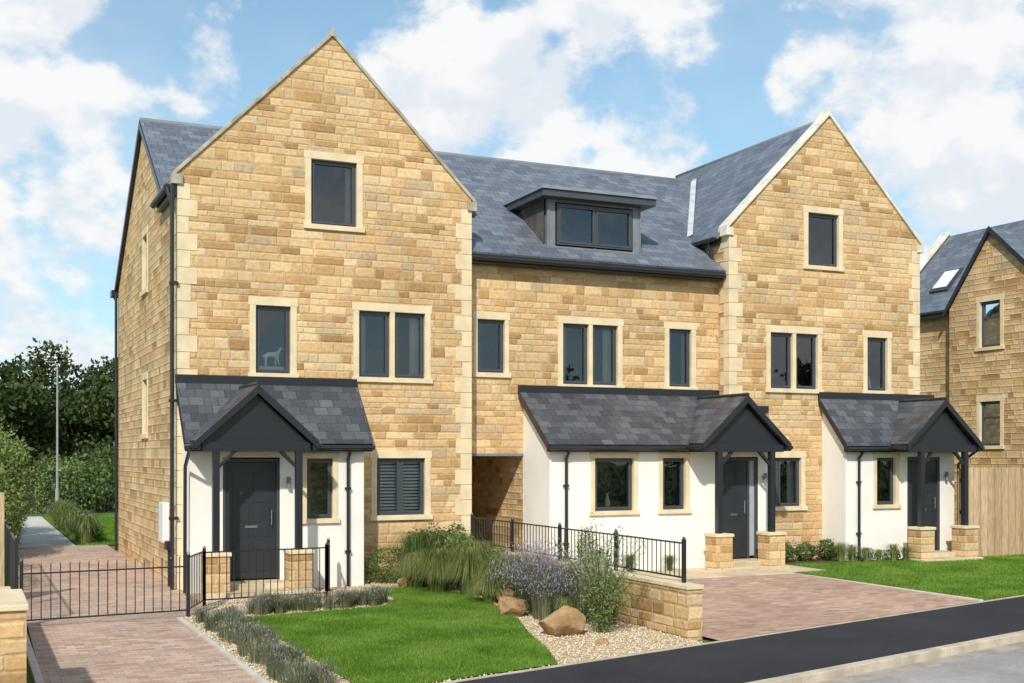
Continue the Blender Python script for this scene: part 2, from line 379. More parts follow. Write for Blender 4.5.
def door(par,T,u0,u1,z0,z1,side=None,hinge_left=True):
    e=empty('entrance_door'); e.parent=par
    d=MB(T); f=.06
    d.box(u0,u0+f,.02,.12,z0,z1); d.box(u1-f,u1,.02,.12,z0,z1); d.box(u0+f,u1-f,.02,.12,z1-f,z1)
    L0,L1=u0+f,u1-f
    if side: d.box(L1-side-.05,L1-side,.022,.118,z0,z1-f)
    d.build('door_frame',ANTH,e,bevel=.004)
    if side:
        MB(T).box(L1-side,L1,.06,.07,z0+.05,z1-f).build('sidelight_glass',FROST,e) ; L1=L1-side-.05
    lf=MB(T); lf.box(L0+.004,L1-.004,.045,.09,z0+.02,z1-f-.004)
    w=L1-L0; 
    for k in range(3):
        a=z0+.15+k*.58
        for q in ((L0+.12,L0+w/2-.04),(L0+w/2+.04,L1-.12)): lf.box(q[0],q[1],.037,.045,a,a+.48)
    lf.build('door_leaf',DPAINT,e,bevel=.006)
    h=MB(T); hx=L1-.09 if hinge_left else L0+.09
    h.cyl((hx,.0,z0+.92),(hx,.0,z0+1.18),.012); h.cyl((hx,.0,z0+1.05),(hx,.045,z0+1.05),.01)
    h.box(L0+w*.38,L0+w*.62,.03,.037,z0+.88,z0+.92)
    h.build('door_furniture',STEEL,e)
    return e

# ------------------------------------------------------------------ main terrace
EZ=7.0; RS=1.0
MS=.6894; Ev=(.10,6.12); RY,RZ=4.35,9.05; BY=8.7
def wing(par,X0,X1,holes,wins,cope,front=.05):
    A=(X0+X1)/2; H=EZ+(A-X0)*RS; up=.14
    w=MB(FY(0))
    w.wall(X0,X1,-.1,H+.2,holes,[(X0,EZ+up,-RS,1),(X1,EZ+up,RS,1)])
    w.build('front_gable_wall',STONE,par)
    w=MB(FY(6.0)); w.wall(X0,X1,7.3,H+.2,(),[(X0,EZ,-RS,1),(X1,EZ,RS,1)]); w.build('rear_gable_wall',STONE,par)
    r=MB()
    for s,x in ((-1,X0),(1,X1)):
        o=s*.16
        def P(X,Y): return (X,Y,EZ+RS*(abs(X-A)*-1+(A-X0))+.02)
        p=[P(x+o,.2),P(x+o,1.34),P(x-s*2.05,RY),P(x-s*.95,6.05),P(A,6.05),P(A,.2)]
        q=[(a+s*.05*(0 if abs(a-A)<1e-6 else 1),b,c+.05+(.04 if abs(a-A)<1e-6 else 0)) for a,b,c in p]
        r.add(p+q,[(0,1,2,3,4,5),(11,10,9,8,7,6),(0,6,7,1),(0,5,11,6),(1,7,8,2)])
    r.build('slate_roof',SLATE,par)
    rd=MB(); rd.cyl((A,.25,H+.075),(A,6.1,H+.075),.06,n=8); rd.build('ridge_tiles',LEAD,par,True)
    c=MB(); t=.06; lo=up-.01
    for s,x in ((-1,X0),(1,X1)):
        xo=x+s*.08; zo=EZ-.08*RS
        pts=[(xo,-front,zo+lo),(A,-front,H+lo),(A,-front,H+lo+t*1.41),(xo,-front,zo+lo+t*1.41)]
        c.prism(pts,(0,.28+front,0))
        c.box(min(x+s*.10,x-s*.08),max(x+s*.10,x-s*.08),-.052,.27,EZ-.08,EZ+.09)
    c.build('gable_coping',cope,par,bevel=.008)
    c=MB(); c.prism([(A-.08,-front-.004,H+.12),(A+.08,-front-.004,H+.12),(A,-front-.004,H+.27)],(0,.28+front,0)); c.build('apex_stone',cope,par)
def quoins(par,X,Y,sx,z1,z0=0,name='quoins'):
    q=MB(); z=z0; k=0; h=.29
    while z<z1-.12:
        a,b=((.32,.20),(.20,.32))[k%2]; hh=min(h,z1-z)
        a+=random.uniform(-.02,.02)
        x0,x1=(X-.010,X+a) if sx>0 else (X-a,X+.010)
        q.box(x0,x1,Y-.010,Y+b,z+.005,z+hh-.005); z+=hh; k+=1
    q.build(name,DRESS,par,bevel=.006)
def gutter(mb,p,q,r=.06): mb.cyl(p,q,r,n=10)

hA=empty('stone_house')
WA=[(2.32,3.17,6.43,7.60),(1.33,1.95,3.74,4.93),(3.21,4.49,3.72,4.93),(3.55,4.49,1.19,2.24)]
wing(hA,0,5.42,[hole(*w) for w in WA],WA,COPED,.04)
s=MB(FY(0))
surround(s,*WA[0]); surround(s,*WA[1]); surround(s,*WA[2],mull=(3.85,)); surround(s,*WA[3])
s.build('window_surrounds',DRESS,hA,bevel=.006)
window(hA,FY(0),*WA[0],kind='curtr'); window(hA,FY(0),*WA[1],kind='none'); window(hA,FY(0),*WA[2],mull=(3.85,),kind='curt'); window(hA,FY(0),*WA[3],kind='blind',vdiv=(4.02,))
quoins(hA,0,0,1,6.95); quoins(hA,5.42,0,-1,6.95,name='quoins_b')
S1=(3.75,4.35,5.62,6.72); S2=(3.75,4.35,2.72,3.82)
m=MB(FX(0)); m.wall(0,1.35,-.1,7.0); m.wall(1.35,BY,-.1,9.3,[hole(*S1),hole(*S2)],[(RY,RZ-.04,-MS,1),(RY,RZ-.04,MS*.9,1)])
m.build('side_gable_wall',STONE,hA)
s=MB(FX(0)); surround(s,*S1); surround(s,*S2); s.build('side_window_surrounds',DRESS,hA)
window(hA,FX(0),*S1,kind='curt'); window(hA,FX(0),*S2,kind='curt')
m=MB(FX(5.42)); m.wall(0,1.6,-.1,7.02); m.build('return_wall',STONE,hA)
m=MB(FY(BY)); m.wall(0,16.6,-.1,6.3); m.build('rear_wall',STONE,hA)
g=MB(); gutter(g,(-.16,.12,6.88),(-.16,1.75,6.88),.065); g.box(-.11,-.0,.0,1.7,6.74,6.93)
g.cyl((-.1,-.02,6.9),(-.1,-.02,.02),.036); g.cyl((-.16,.14,6.86),(-.1,-.02,6.6),.036); 
g.cyl((-.06,BY-.12,6.1),(-.06,BY-.12,.05),.034); g.box(-.15,.02,BY-.05,BY+.3,6.05,6.2)
for z in (1.2,3.2,5.2): g.box(-.15,.0,-.065,.03,z,z+.05)
g.build('gutter_and_downpipe',BLACK,hA)
mbx=MB(); mbx.box(-.12,-.003,.9,1.4,.75,1.45); mbx.build('meter_box',WPLAS,hA,bevel=.01)
g=MB(); g.cyl((-.06,.55,.0),(-.06,.55,.7),.03); g.box(-.12,0,.45,.65,.65,.8); g.build('service_pipe',BLACK,hA)

hB=empty('stone_house'); MY=.4
MW=[(5.72,6.30,3.90,4.94),(7.58,8.84,3.72,4.94),(10.07,10.62,3.73,4.94)]
m=MB(FY(MY)); m.wall(5.42,11.3,-.1,6.2,[hole(*w) for w in MW]+[(5.42,6.69,-.1,2.28)]); m.build('front_wall',STONE,hB)
s=MB(FY(MY)); surround(s,*MW[0],j=.09); surround(s,*MW[1],mull=(8.21,)); surround(s,*MW[2]); s.build('window_surrounds',DRESS,hB,bevel=.006)
window(hB,FY(MY),*MW[0],kind='none'); window(hB,FY(MY),*MW[1],mull=(8.21,),kind='curt'); window(hB,FY(MY),*MW[2],kind='curtr')
m=MB(); m.poly([(5.42,MY,-.1),(5.42,3.6,-.1),(5.42,3.6,2.28),(5.42,MY,2.28)]); m.poly([(6.69,MY,-.1),(6.69,3.6,-.1),(6.69,3.6,2.28),(6.69,MY,2.28)])
m.build('passage_walls',STONE,hB)
m=MB(); m.poly([(5.42,MY,2.28),(6.69,MY,2.28),(6.69,3.6,2.28),(5.42,3.6,2.28)]); m.build('passage_soffit',WHITE,hB)
m=MB()
for i in range(9): m.box(5.45+i*.137,5.58+i*.137,3.0,3.03,.12,2.2)
m.build('passage_gate',TIMBER,hB)
m=MB(); m.box(5.43,6.8,MY-.012,MY+.1,2.28,2.33); m.build('passage_lintel',LEAD,hB)
def slab(mb,x0,x1,y0,z0,y1,z1,t):
    n=Vector((0,-(z1-z0),(y1-y0))).normalized()*t*(1 if y1>y0 else -1)
    a=[(x0,y0,z0),(x1,y0,z0),(x1,y1,z1),(x0,y1,z1)]; b=[tuple(Vector(p)+n) for p in a]
    mb.add(a+b,[(3,2,1,0),(4,5,6,7),(0,1,5,4),(1,2,6,5),(3,0,4,7)])
m=MB(); slab(m,-.07,16.67,1.3,Ev[1]+MS*1.2,RY,RZ,.07); slab(m,5.45,11.26,Ev[0],Ev[1],1.302,Ev[1]+MS*1.2+.001,.07); 
slab(m,-.07,16.67,BY+.2,6.1,RY,RZ,.07)
m.build('main_slate_roof',SLATE,hB)
m=MB(); m.cyl((-.07,RY,RZ+.06),(16.67,RY,RZ+.06),.065,n=8); m.build('ridge_tiles',LEAD,hB,True)
m=MB()
for (a,b) in (((1.3,6.94),(RY,RZ)),((BY+.2,6.1),(RY,RZ))):
    m.prism([(-.085,a[0],a[1]-.10),(-.085,b[0],b[1]-.10),(-.085,b[0],b[1]+.05),(-.085,a[0],a[1]+.05)],(.03,0,0))
m.build('verge_trim',BLACK,hB)
m=MB(); m.box(5.45,11.26,.17,MY,5.99,6.11); gutter(m,(5.45,.1,6.08),(11.26,.1,6.08),.052); m.build('fascia_and_gutter',BLACK,hB)
m=MB(); va=Vector((11.3,1.38,7.0)); vb=Vector((13.33,RY,RZ))
m.poly([tuple(va+Vector((-.13,.03,.11))),tuple(va+Vector((.03,.05,.18))),tuple(vb+Vector((.03,0,.18))),tuple(vb+Vector((-.13,0,.11)))])
m.build('valley_flashing',LEADL,hB)
dm=empty('dormer'); dm.parent=hB
D0,D1,DY,DZ0,DZ1=7.27,9.42,.47,6.25,7.42
m=MB(FY(DY)); DW=(7.47,9.2,6.52,7.34); m.wall(D0,D1,DZ0,DZ1,[(7.44,9.23,6.49,7.37)]); m.build('dormer_face',LEAD,dm)
m=MB()
for x in (D0,D1): m.poly([(x,DY,DZ0),(x,DY,DZ1),(x,2.4,DZ1)])
m.build('dormer_cheeks',LEAD,dm)
m=MB(); m.box(D0-.22,D1+.22,.22,2.3,7.42,7.56); m.build('dormer_fascia',ANTH,dm,bevel=.01)
m=MB(); m.add([(D0-.26,.18,7.56),(D1+.26,.18,7.56),(D1+.26,2.4,7.56),(D0-.26,2.4,7.56),(D0-.2,.26,7.64),(D1+.2,.26,7.64),(D1+.2,2.4,7.68),(D0-.2,2.4,7.68)],[(0,1,5,4),(1,2,6,5),(3,0,4,7),(4,5,6,7),(0,3,2,1)]); m.build('dormer_roof',LEAD,dm)
m=MB(); 
for x in (D0+.02,D1-.02,8.33): m.box(x-.012,x+.012,DY-.02,DY,6.3,6.5 if x==8.33 else DZ1)
for k in range(4): m.box(D0-.012,D0,DY+.35*k,DY+.35*k+.02,6.3+.26*k,DZ1)
m.build('dormer_seams',LEAD,dm)
window(dm,FY(DY),*DW,vdiv=(8.335,),kind='none',rec=-.03)

hC=empty('stone_house')
WC=[(13.36,14.20,6.43,7.58),(12.36,13.62,3.73,4.93),(15.00,15.58,3.74,4.93),(12.05,13.17,1.19,2.24)]
wing(hC,11.3,16.52,[hole(*w) for w in WC],WC,COPE,.05)
s=MB(FY(0)); surround(s,*WC[0]); surround(s,*WC[1],mull=(12.99,)); surround(s,*WC[2]); surround(s,*WC[3]); s.build('window_surrounds',DRESS,hC,bevel=.006)
window(hC,FY(0),*WC[0],kind='none'); window(hC,FY(0),*WC[1],mull=(12.99,),kind='none'); window(hC,FY(0),*WC[2],kind='vase'); window(hC,FY(0),*WC[3],kind='curt',vdiv=(12.6,))
quoins(hC,11.3,0,1,6.95); quoins(hC,16.52,0,-1,6.95,name='quoins_b')
m=MB(FX(11.3)); m.wall(0,1.6,-.1,7.02); m.build('return_wall',STONE,hC)
m=MB(FX(16.52)); m.wall(0,1.35,-.1,7.0); m.wall(1.35,BY,-.1,9.3,(),[(RY,RZ-.04,-MS,1),(RY,RZ-.04,MS*.9,1)]); m.build('side_gable_wall',STONE,hC)
g=MB(); gutter(g,(11.12,.3,6.88),(11.12,1.3,6.88),.05); g.box(11.2,11.3,.3,1.3,6.78,6.93); g.cyl((11.14,.55,6.86),(11.24,.5,6.4),.034); g.build('wing_gutter',BLACK,hC)

# ------------------------------------------------------------------ porches
GZ=.035
def porch(par,X0,X1,gc,gw,door_u,wins,gz,postx,side=None,mid=False):
    e=empty('entrance_porch'); e.parent=par
    PY=-.76; T=FY(PY); yb=.4 if mid else 0.0; xe=11.29 if mid else X1+.1
    EY=-.92; E0=2.46; zt=3.50; LS=(zt-E0)/(yb-EY)
    hol=[(door_u[0]+.01,door_u[1]-.01,-.3,2.26)]+[hole(*w) for w in wins]
    zw=E0+LS*(PY-EY)-.01
    m=MB(T); m.wall(X0,X1,-.1,zw,hol); m.build('front_wall',WHITE,e)
    m=MB()
    for x in (X0,X1):
        y2=yb if x<11.3 else 0.0
        m.poly([(x,PY,-.1),(x,y2,-.1),(x,y2,E0+LS*(y2-EY)-.02),(x,PY,zw)])
    m.build('side_walls',WHITE,e)
    s=MB(T)
    for w in wins: surround(s,*w,j=.09,l=.10,sill=.08)
    if wins: s.build('window_surrounds',DRESS,e,bevel=.005)
    for w in wins: window(e,T,*w,kind='vase' if w[1]-w[0]>.6 else 'none')
    door(e,T,door_u[0],door_u[1],.19,2.24,side)
    m=MB(); m.box(door_u[0]-.12,door_u[1]+.12,-1.25,PY+.1,-.05,.18); m.box(postx[0]-.2,postx[1]+.2,-1.7,-1.25,-.05,.09); m.build('doorstep',FLAG,e,bevel=.01)
    m=MB(); slab(m,X0-.10,xe,EY,E0,yb,zt,.055)
    if mid: slab(m,xe-.001,X1+.12,EY,E0,0,E0+LS*(0-EY),.055)
    m.build('lean_to_roof',SLATED,e)
    m=MB(); m.box(X0-.12,xe,yb-.05,yb-.002,zt+.02,zt+.175)
    if mid: z=E0+LS*(-EY); m.box(xe,X1+.5,-.045,-.002,z+.02,z+.16)
    m.box(X0-.08,X1+.10,EY+.01,EY+.12,2.36,E0)
    m.cyl((X0-.10,EY-.05,2.43),(X1+.12,EY-.05,2.43),.042,n=10)
    xs=[(X0-.10,yb)]+[(X1+.10,0.0)]
    for x,y2 in xs:
        z2=E0+LS*(y2-EY)
        m.prism([(x-.01,EY,E0-.09),(x-.01,y2,z2-.09),(x-.01,y2,z2+.062),(x-.01,EY,E0+.062)],(.025,0,0))
    m.build('fascia_and_flashing',BLACK,e)
    h=gw/2; ez=2.48; az=ez+h*.92; F=-1.42; yr=EY+(az-E0)/LS-.03; yl=EY-.06
    m=MB()
    for sgn in (-1,1):
        a=[(gc+sgn*h,F-.06,ez),(gc+sgn*h,yl,ez),(gc,yr,az),(gc,F-.06,az)]; b=[(p[0]+sgn*.03,p[1],p[2]+.06) for p in a]; b[2]=(gc,yr,az+.075); b[3]=(gc,F-.06,az+.075)
        m.add(a+b,[(0,1,2,3),(4,7,6,5),(0,4,5,1),(0,3,7,4)])
    m.build('gablet_roof',SLATED,e)
    m=MB(); m.cyl((gc,F-.07,az+.07),(gc,yr,az+.07),.04,n=8)
    for sgn in (-1,1):
        x=gc+sgn*(h+.03); 
        m.prism([(x,F-.08,ez-.09),(gc,F-.08,az-.09),(gc,F-.08,az+.06),(x,F-.08,ez+.05)],(0,.025,0))
        m.box(min(x,x-sgn*.1),max(x,x-sgn*.1),F-.05,EY+.05,ez-.10,ez-.0)
        m.cyl((x+sgn*.03,F-.05,ez-.03),(x+sgn*.03,EY,ez-.03),.04,n=8)
    m.box(gc-h+.10,gc+h-.10,F,F+.12,ez-.12,ez+.03)
    for px,sgn in ((postx[0],1),(postx[1],-1)):
        m.box(px-.055,px+.055,F+.003,F+.117,gz+.7,ez-.12)
        m.prism([(px+sgn*.05,F+.02,ez-.40),(px+sgn*.05,F+.02,ez-.33),(px+sgn*.27,F+.02,ez-.10),(px+sgn*.34,F+.02,ez-.12)],(0,.07,0))
    m.build('posts_and_bargeboards',BLACK,e,bevel=.004)
    m=MB(); m.add([(gc-h+.1,F+.05,ez+.0),(gc+h-.1,F+.05,ez+.0),(gc,F+.05,az-.08)],[(0,1,2)]); 
    m.build('gablet_infill',BLACK,e)
    m=MB(); m.box(gc-h+.05,gc+h-.05,F+.12,PY,2.43,2.45); m.build('porch_soffit',WHITE,e)
    for px in postx:
        p=MB(); p.box(px-.19,px+.19,F-.13,F+.25,-.1,gz+.67); p.build('pier',STONE,e)
        p=MB(); p.box(px-.215,px+.215,F-.155,F+.275,gz+.67,gz+.73); p.build('pier_cap',DRESS,e,bevel=.008)
    p=MB(); lx=door_u[1]+.13; p.cyl((lx,PY-.07,1.74),(lx,PY-.07,1.93),.035); p.box(lx-.02,lx+.02,PY-.05,PY,1.82,1.86); p.build('wall_lamp',LEAD,e,bevel=.002)
    p=MB(); dx=X0+.33 if X0>5 else X1-.3
    p.cyl((dx,PY-.05,2.25),(dx,PY-.05,0),.03); p.cyl((dx,EY-.04,2.40),(dx,PY-.05,2.23),.03)
    for z in(.6,1.7): p.box(dx-.05,dx+.05,PY-.07,PY,z,z+.04)
    p.build('downpipe',BLACK,e)
porch(hA,.07,3.06,1.04,1.98,(.60,1.58),[(2.04,2.50,1.20,2.24)],.0,(.38,1.74))
porch(hB,6.70,11.78,10.70,2.04,(10.52,11.48),[(7.67,8.53,1.22,2.24),(9.19,9.72,1.22,2.24)],GZ,(10.10,11.36),side=.14,mid=True)
porch(hC,13.74,16.82,15.86,2.08,(15.44,16.40),[(14.59,15.12,1.22,2.24)],GZ,(15.28,16.52))
m=MB(); m.cyl((-.03,-1.35,2.40),(-.02,-.85,2.1),.03); m.cyl((-.02,-.85,2.1),(-.02,-.82,.03),.03); m.build('porch_downpipe',BLACK,hA)
m=MB(); m.cyl((16.95,-1.3,2.40),(16.9,-.8,2.1),.03); m.cyl((16.9,-.8,2.1),(16.9,-.8,.03),.03); m.build('porch_downpipe',BLACK,hC)

# ------------------------------------------------------------------ neighbouring house (right, turned)
hD=empty('stone_house'); HX=21.66
W1=(2.45,3.15,5.2,6.43); W2=(2.45,3.15,2.55,3.74)
m=MB(FX(HX)); m.wall(-.2,4.25,-.2,8.5,[hole(*W1),hole(*W2)],[(2.75,8.30,-.9,1),(2.75,8.30,1.3,1)]); m.build('gable_wall',STONE,hD)
m=MB(FX(HX+.3)); m.wall(4.25,7.0,-.2,6.4); m.build('side_wall',STONE,hD)
s=MB(FX(HX)); surround(s,*W1); surround(s,*W2); s.build('window_surrounds',DRESS,hD)
window(hD,FX(HX),*W1,kind='roller',hdiv=(6.0,)); window(hD,FX(HX),*W2,kind='curt',hdiv=(3.3,))
m=MB(); 
m.poly([(HX-.1,2.75,8.38),(30,2.75,8.38),(30,-.3,5.63),(HX-.1,-.3,5.63)]); m.poly([(HX-.1,2.75,8.38),(HX-.1,4.38,6.25),(30,4.38,6.25),(30,2.75,8.38)])
m.poly([(HX+.1,3.5,6.35),(HX+.1,7.05,6.35),(24.3,7.05,9.05),(24.3,3.5,9.05)]); m.poly([(27,3.5,6.35),(27,7.05,6.35),(24.3,7.05,9.05),(24.3,3.5,9.05)])
m.build('slate_roof',SLATE,hD)
m=MB(); m.prism([(HX-.12,2.75,8.26),(HX-.12,-.3,5.51),(HX-.12,-.3,5.66),(HX-.12,2.75,8.42)],(.03,0,0)); m.prism([(HX-.12,2.75,8.26),(HX-.12,4.38,6.13),(HX-.12,4.38,6.28),(HX-.12,2.75,8.42)],(.03,0,0))
m.box(HX+.05,HX+.15,4.3,7.0,6.2,6.33); m.cyl((HX+.05,4.3,6.33),(HX+.05,7,6.33),.06); m.build('verge_and_gutter',BLACK,hD)
m=MB(); m.prism([(HX,6.9,6.38),(24.3,6.9,9.10),(24.3,6.9,9.2),(HX,6.9,6.48)],(0,.3,0)); m.prism([(27,6.9,6.38),(24.3,6.9,9.10),(24.3,6.9,9.2),(27,6.9,6.48)],(0,.3,0)); m.build('coping',COPE,hD)
sk=2.7/2.54
def rp(x,y,dz): return (HX+x,y,6.35+(x-.1)*sk+dz)
k=MB(); k.prism([rp(.72,5.05,.02),rp(.72,5.75,.02),rp(1.35,5.75,.02),rp(1.35,5.05,.02)],(-.03,0,.04)); k.build('skylight_frame',ANTH,hD)
k=MB(); k.poly([rp(.75,5.12,.125),rp(.75,5.68,.125),rp(1.25,5.68,.125),rp(1.25,5.12,.125)]); k.build('skylight_glass',WPLAS,hD)
m=MB(FY(-.2)); m.wall(HX,30,-.2,5.9); m.build('front_wall',STONE,hD)
m=MB(FY(7.0)); m.wall(HX+.3,27,-.2,9.3,(),[(24.3,9.05,-1,1),(24.3,9.05,1,1)]); m.build('end_wall',STONE,hD)

# ------------------------------------------------------------------ ground
def YE(x): return -9.62+.265*(x-1.15)
MB().poly([(-600,-600,-.16),(600,-600,-.16),(600,600,-.16),(-600,600,-.16)]).build('ground',FIELD)
MB().poly([(-60,YE(-60)-.3,-.03),(70,YE(70)-.3,-.03),(70,140,-.03),(-60,140,-.03)]).build('plot_ground',FIELD)
dd=Vector((1,.265,0)).normalized(); nn=Vector((dd.y,-dd.x,0)); P0=Vector((1.15,-9.62,0))
def band(o0,o1,z0,z1,s0=-70,s1=70):
    m=MB(); A=P0+dd*s0; B=P0+dd*s1
    c=[A+nn*o0,B+nn*o0,B+nn*o1,A+nn*o1]
    m.add([(p.x,p.y,z0) for p in c]+[(p.x,p.y,z1) for p in c],[(0,1,2,3),(7,6,5,4),(0,4,5,1),(1,5,6,2),(2,6,7,3),(3,7,4,0)]); return m
band(0,.06,-.1,.012).build('path_edging',KERB)
band(.06,1.95,-.12,.004).build('footway_pavement',TAR)
kb=empty('kerb_line')
L=.915; s_=-40
m=MB()
while s_<40:
    A=P0+dd*s_; B=P0+dd*(s_+L-.008); c=[A+nn*1.95,B+nn*1.95,B+nn*2.09,A+nn*2.09]
    m.add([(p.x,p.y,-.15) for p in c]+[(p.x,p.y,.012) for p in c],[(0,1,2,3),(7,6,5,4),(0,4,5,1),(1,5,6,2),(2,6,7,3),(3,7,4,0)]); s_+=L
m.build('kerb_stones',KERB,kb,bevel=.01)
band(2.09,2.35,-.15,-.088).build('road_channel',simple('channel',(.36,.32,.28),.9,.2,4,.2,.2))
band(2.35,8.0,-.15,-.092).build('road',ROAD)
band(8.0,10.5,-.15,.0).build('far_pavement',TAR)
MB().poly([(-2.62,YE(-2.62),.004),(-.58,YE(-.58),.004),(-.50,-3.7,.004),(0,-3.2,.004),(0,11.2,.004),(-2.35,11.2,.004),(-2.5,-.4,.004)]).build('block_paved_drive',PAVE)
MB().poly([(0.0,-3.3,.008),(2.0,-3.0,.008),(2.0,-.7,.008),(0,-.7,.008)]).build('porch_path',PAVE)
MB().poly([(-2.1,11.2,.004),(-.75,11.2,.004),(-.7,27,.004),(-1.9,27,.004)]).build('garden_path',CONC)
m=MB(); m.box(-.60,-.53,YE(-.56),-3.7,-.05,.025); m.box(-2.66,-2.58,-9,11.2,-.05,.03); m.build('drive_edging',CONC)
gp=[(-.54,YE(-.54)+.02),(4.9,YE(4.9)+.02),(4.9,0),(0,0),(0,-3.2),(-.5,-3.6)]
MB().poly([(x,y,.0) for x,y in gp]).build('gravel_bed',GRAV)
lawn=[(.22,YE(.22)+.05),(.28,-4.1),(2.45,-3.7),(2.9,-2.9),(3.1,-1.4),(3.7,-1.4),(4.05,-2.2),(4.15,-3.4),(3.95,-4.8),(3.6,-6.1),(3.25,-7.1),(2.95,-8.2),(2.6,YE(2.6)+.05)]
MB().poly([(x,y,.014) for x,y in lawn]).build('front_lawn',GRASSG)
blades('lawn_grass',scatter(lawn,120000),.012,.035,LAWN)
def gzz(y): return .012+.025*min(1,max(0,(y+7)/4.4))
def grid(name,x0,x1,ya,yb,mat,off=0,nx=8,ny=10):
    m=MB(); vs=[];fs=[]
    for j in range(ny+1):
        for i in range(nx+1):
            x=x0+(x1-x0)*i/nx; a=ya(x) if callable(ya) else ya; y=a+(yb-a)*j/ny; vs.append((x,y,gzz(y)+off))
    for j in range(ny):
        for i in range(nx): k=j*(nx+1)+i; fs.append((k,k+1,k+nx+2,k+nx+1))
    return m.add(vs,fs).build(name,mat)
grid('block_paved_driveway',5.14,11.1,YE,-2.5,PAVER,.004)
grid('flagstone_path',5.14,11.15,-2.5,3.2,FLAG,.006)
MB().poly([(11.1,-2.3,.045),(12.05,-2.3,.045),(12.05,-.75,.045),(11.1,-.75,.045)]).build('entrance_flags',FLAG)
grid('side_lawn_ground',11.25,34,YE,6,GRASSG,-.004,20,20)
m=MB(); m.box(11.1,11.2,YE(11.1)+.02,-2.2,-.05,.035); m.build('driveway_edging',CONC)
grid('planting_soil',12.1,13.9,-.85,.0,SOIL,.006)
P=rng.uniform((11.25,-9),(24,.0),(170000,2)); P=P[(P[:,1]>-9.62+.265*(P[:,0]-1.15)+.03)&(P[:,1]<-.9)&~((P[:,0]<12.1)&(P[:,1]>-2.3))]
zz=.012+.025*np.clip((P[:,1]+7)/4.4,0,1); blades('side_lawn_grass',P,zz,.035,LAWN,wid=.009)
MB().poly([(-.7,11.2,.0),(9,11.2,.0),(9,27,.0),(-.7,27,.0)]).build('rear_lawn',GRASSG)
P=rng.uniform((-.6,11.3),(4,26.5),(30000,2)); blades('rear_lawn_grass',P,0,.05,LAWN,wid=.02)
P=scatter(gp,26000); P=P[~in_poly(P,lawn)]; n=len(P)
oct_=np.array([(1,0,0),(-1,0,0),(0,1,0),(0,-1,0),(0,0,1),(0,0,-1)],float); of=np.array([(0,2,4),(2,1,4),(1,3,4),(3,0,4),(2,0,5),(1,2,5),(3,1,5),(0,3,5)])
sc=rng.uniform(.010,.024,n)[:,None,None]*rng.uniform(.6,1.2,(n,1,3)); ang=rng.uniform(0,6.28,n); V=oct_[None]*sc
c,s_=np.cos(ang)[:,None],np.sin(ang)[:,None]; V=np.stack([V[...,0]*c-V[...,1]*s_,V[...,0]*s_+V[...,1]*c,V[...,2]*.7],2)
V+=np.stack([P[:,0],P[:,1],np.full(n,.01)],1)[:,None,:]
np_mesh('gravel',V.reshape(-1,3),(of[None]+np.arange(n)[:,None,None]*6).reshape(-1,3),PEB)

# ------------------------------------------------------------------ garden wall + railing
gw=empty('garden_wall')
MB().box(4.92,5.14,-8.20,-.02,-.1,.61).build('wall_stone',STONE,gw)
m=MB(); y=-8.22
while y<-.3: m.box(4.905,5.155,y,y+.59,.61,.665); y+=.6
m.build('wall_coping',DRESS,gw,bevel=.008)
def railing(name,p,q,zb,zt,sp=.11,posts=1.6,r=.007,pz=None,tops=False):
    e=empty(name); m=MB(); p=Vector((*p,0)); q=Vector((*q,0)); L=(q-p).length; d=(q-p)/L; pz=zb if pz is None else pz
    nrm=Vector((-d.y,d.x,0))
    for z in (zb+.08,zt-.0 if not tops else zt-.12):
        c=[p-nrm*.012,q-nrm*.012,q+nrm*.012,p+nrm*.012]
        m.add([(a.x,a.y,z-.01) for a in c]+[(a.x,a.y,z+.01) for a in c],[(0,3,2,1),(4,5,6,7),(0,1,5,4),(1,2,6,5),(2,3,7,6),(3,0,4,7)])
    n=int(L/sp)
    for i in range(1,n):
        a=p+d*(L*i/n); m.cyl((a.x,a.y,zb+.08),(a.x,a.y,zt+(0.01 if tops else 0)),r,n=6)
        if tops: m.cyl((a.x,a.y,zt),(a.x,a.y,zt+.03),r*2,.002,n=6)
    k=max(1,round(L/posts))
    for i in range(k+1):
        a=p+d*(L*i/k); m.box(a.x-.022,a.x+.022,a.y-.022,a.y+.022,pz,zt+.05); m.cyl((a.x,a.y,zt+.05),(a.x,a.y,zt+.085),.026,.01,n=8)
    m.build('bars',BLACK,e); return e
railing('metal_railing',(5.06,-7.9),(5.06,-.9),.65,1.17,posts=1.8)
railing('metal_gate',(-2.62,-3.75),(-.42,-3.55),.02,.84,sp=.12,posts=2.2,tops=True,pz=0)
railing('metal_railing',(-.42,-3.5),(.0,-2.45),.02,.84,posts=1.2,pz=0)
railing('metal_railing',(.0,-2.45),(1.95,-2.3),.02,.82,posts=2.1,pz=0)
railing('metal_railing',(1.95,-2.3),(2.28,-1.25),.02,.82,posts=1.2,pz=0)
railing('metal_railing',(-5,27.5),(9,27.5),.0,1.3,sp=.16,posts=2.5,r=.014,pz=0)
railing('metal_railing',(-2.68,-3.7),(-2.68,5),.0,1.15,sp=.12,posts=2.,r=.008,pz=0)
lw=empty('garden_wall')
MB().box(-3.9,-2.81,-9.5,-8.2,-.1,.93).build('wall_stone',STONE,lw); MB().box(-3.95,-2.79,-9.53,-8.17,.93,.985).build('wall_coping',DRESS,lw,bevel=.01)
lw=empty('garden_wall'); MB().box(-3.9,-2.78,-8.19,-3.9,-.1,.52).build('wall_stone',STONE,lw); MB().box(-3.92,-2.76,-8.165,-3.88,.52,.58).build('wall_coping',DRESS,lw,bevel=.01)
tf=empty('timber_fence'); m=MB(); x=16.62; i=0
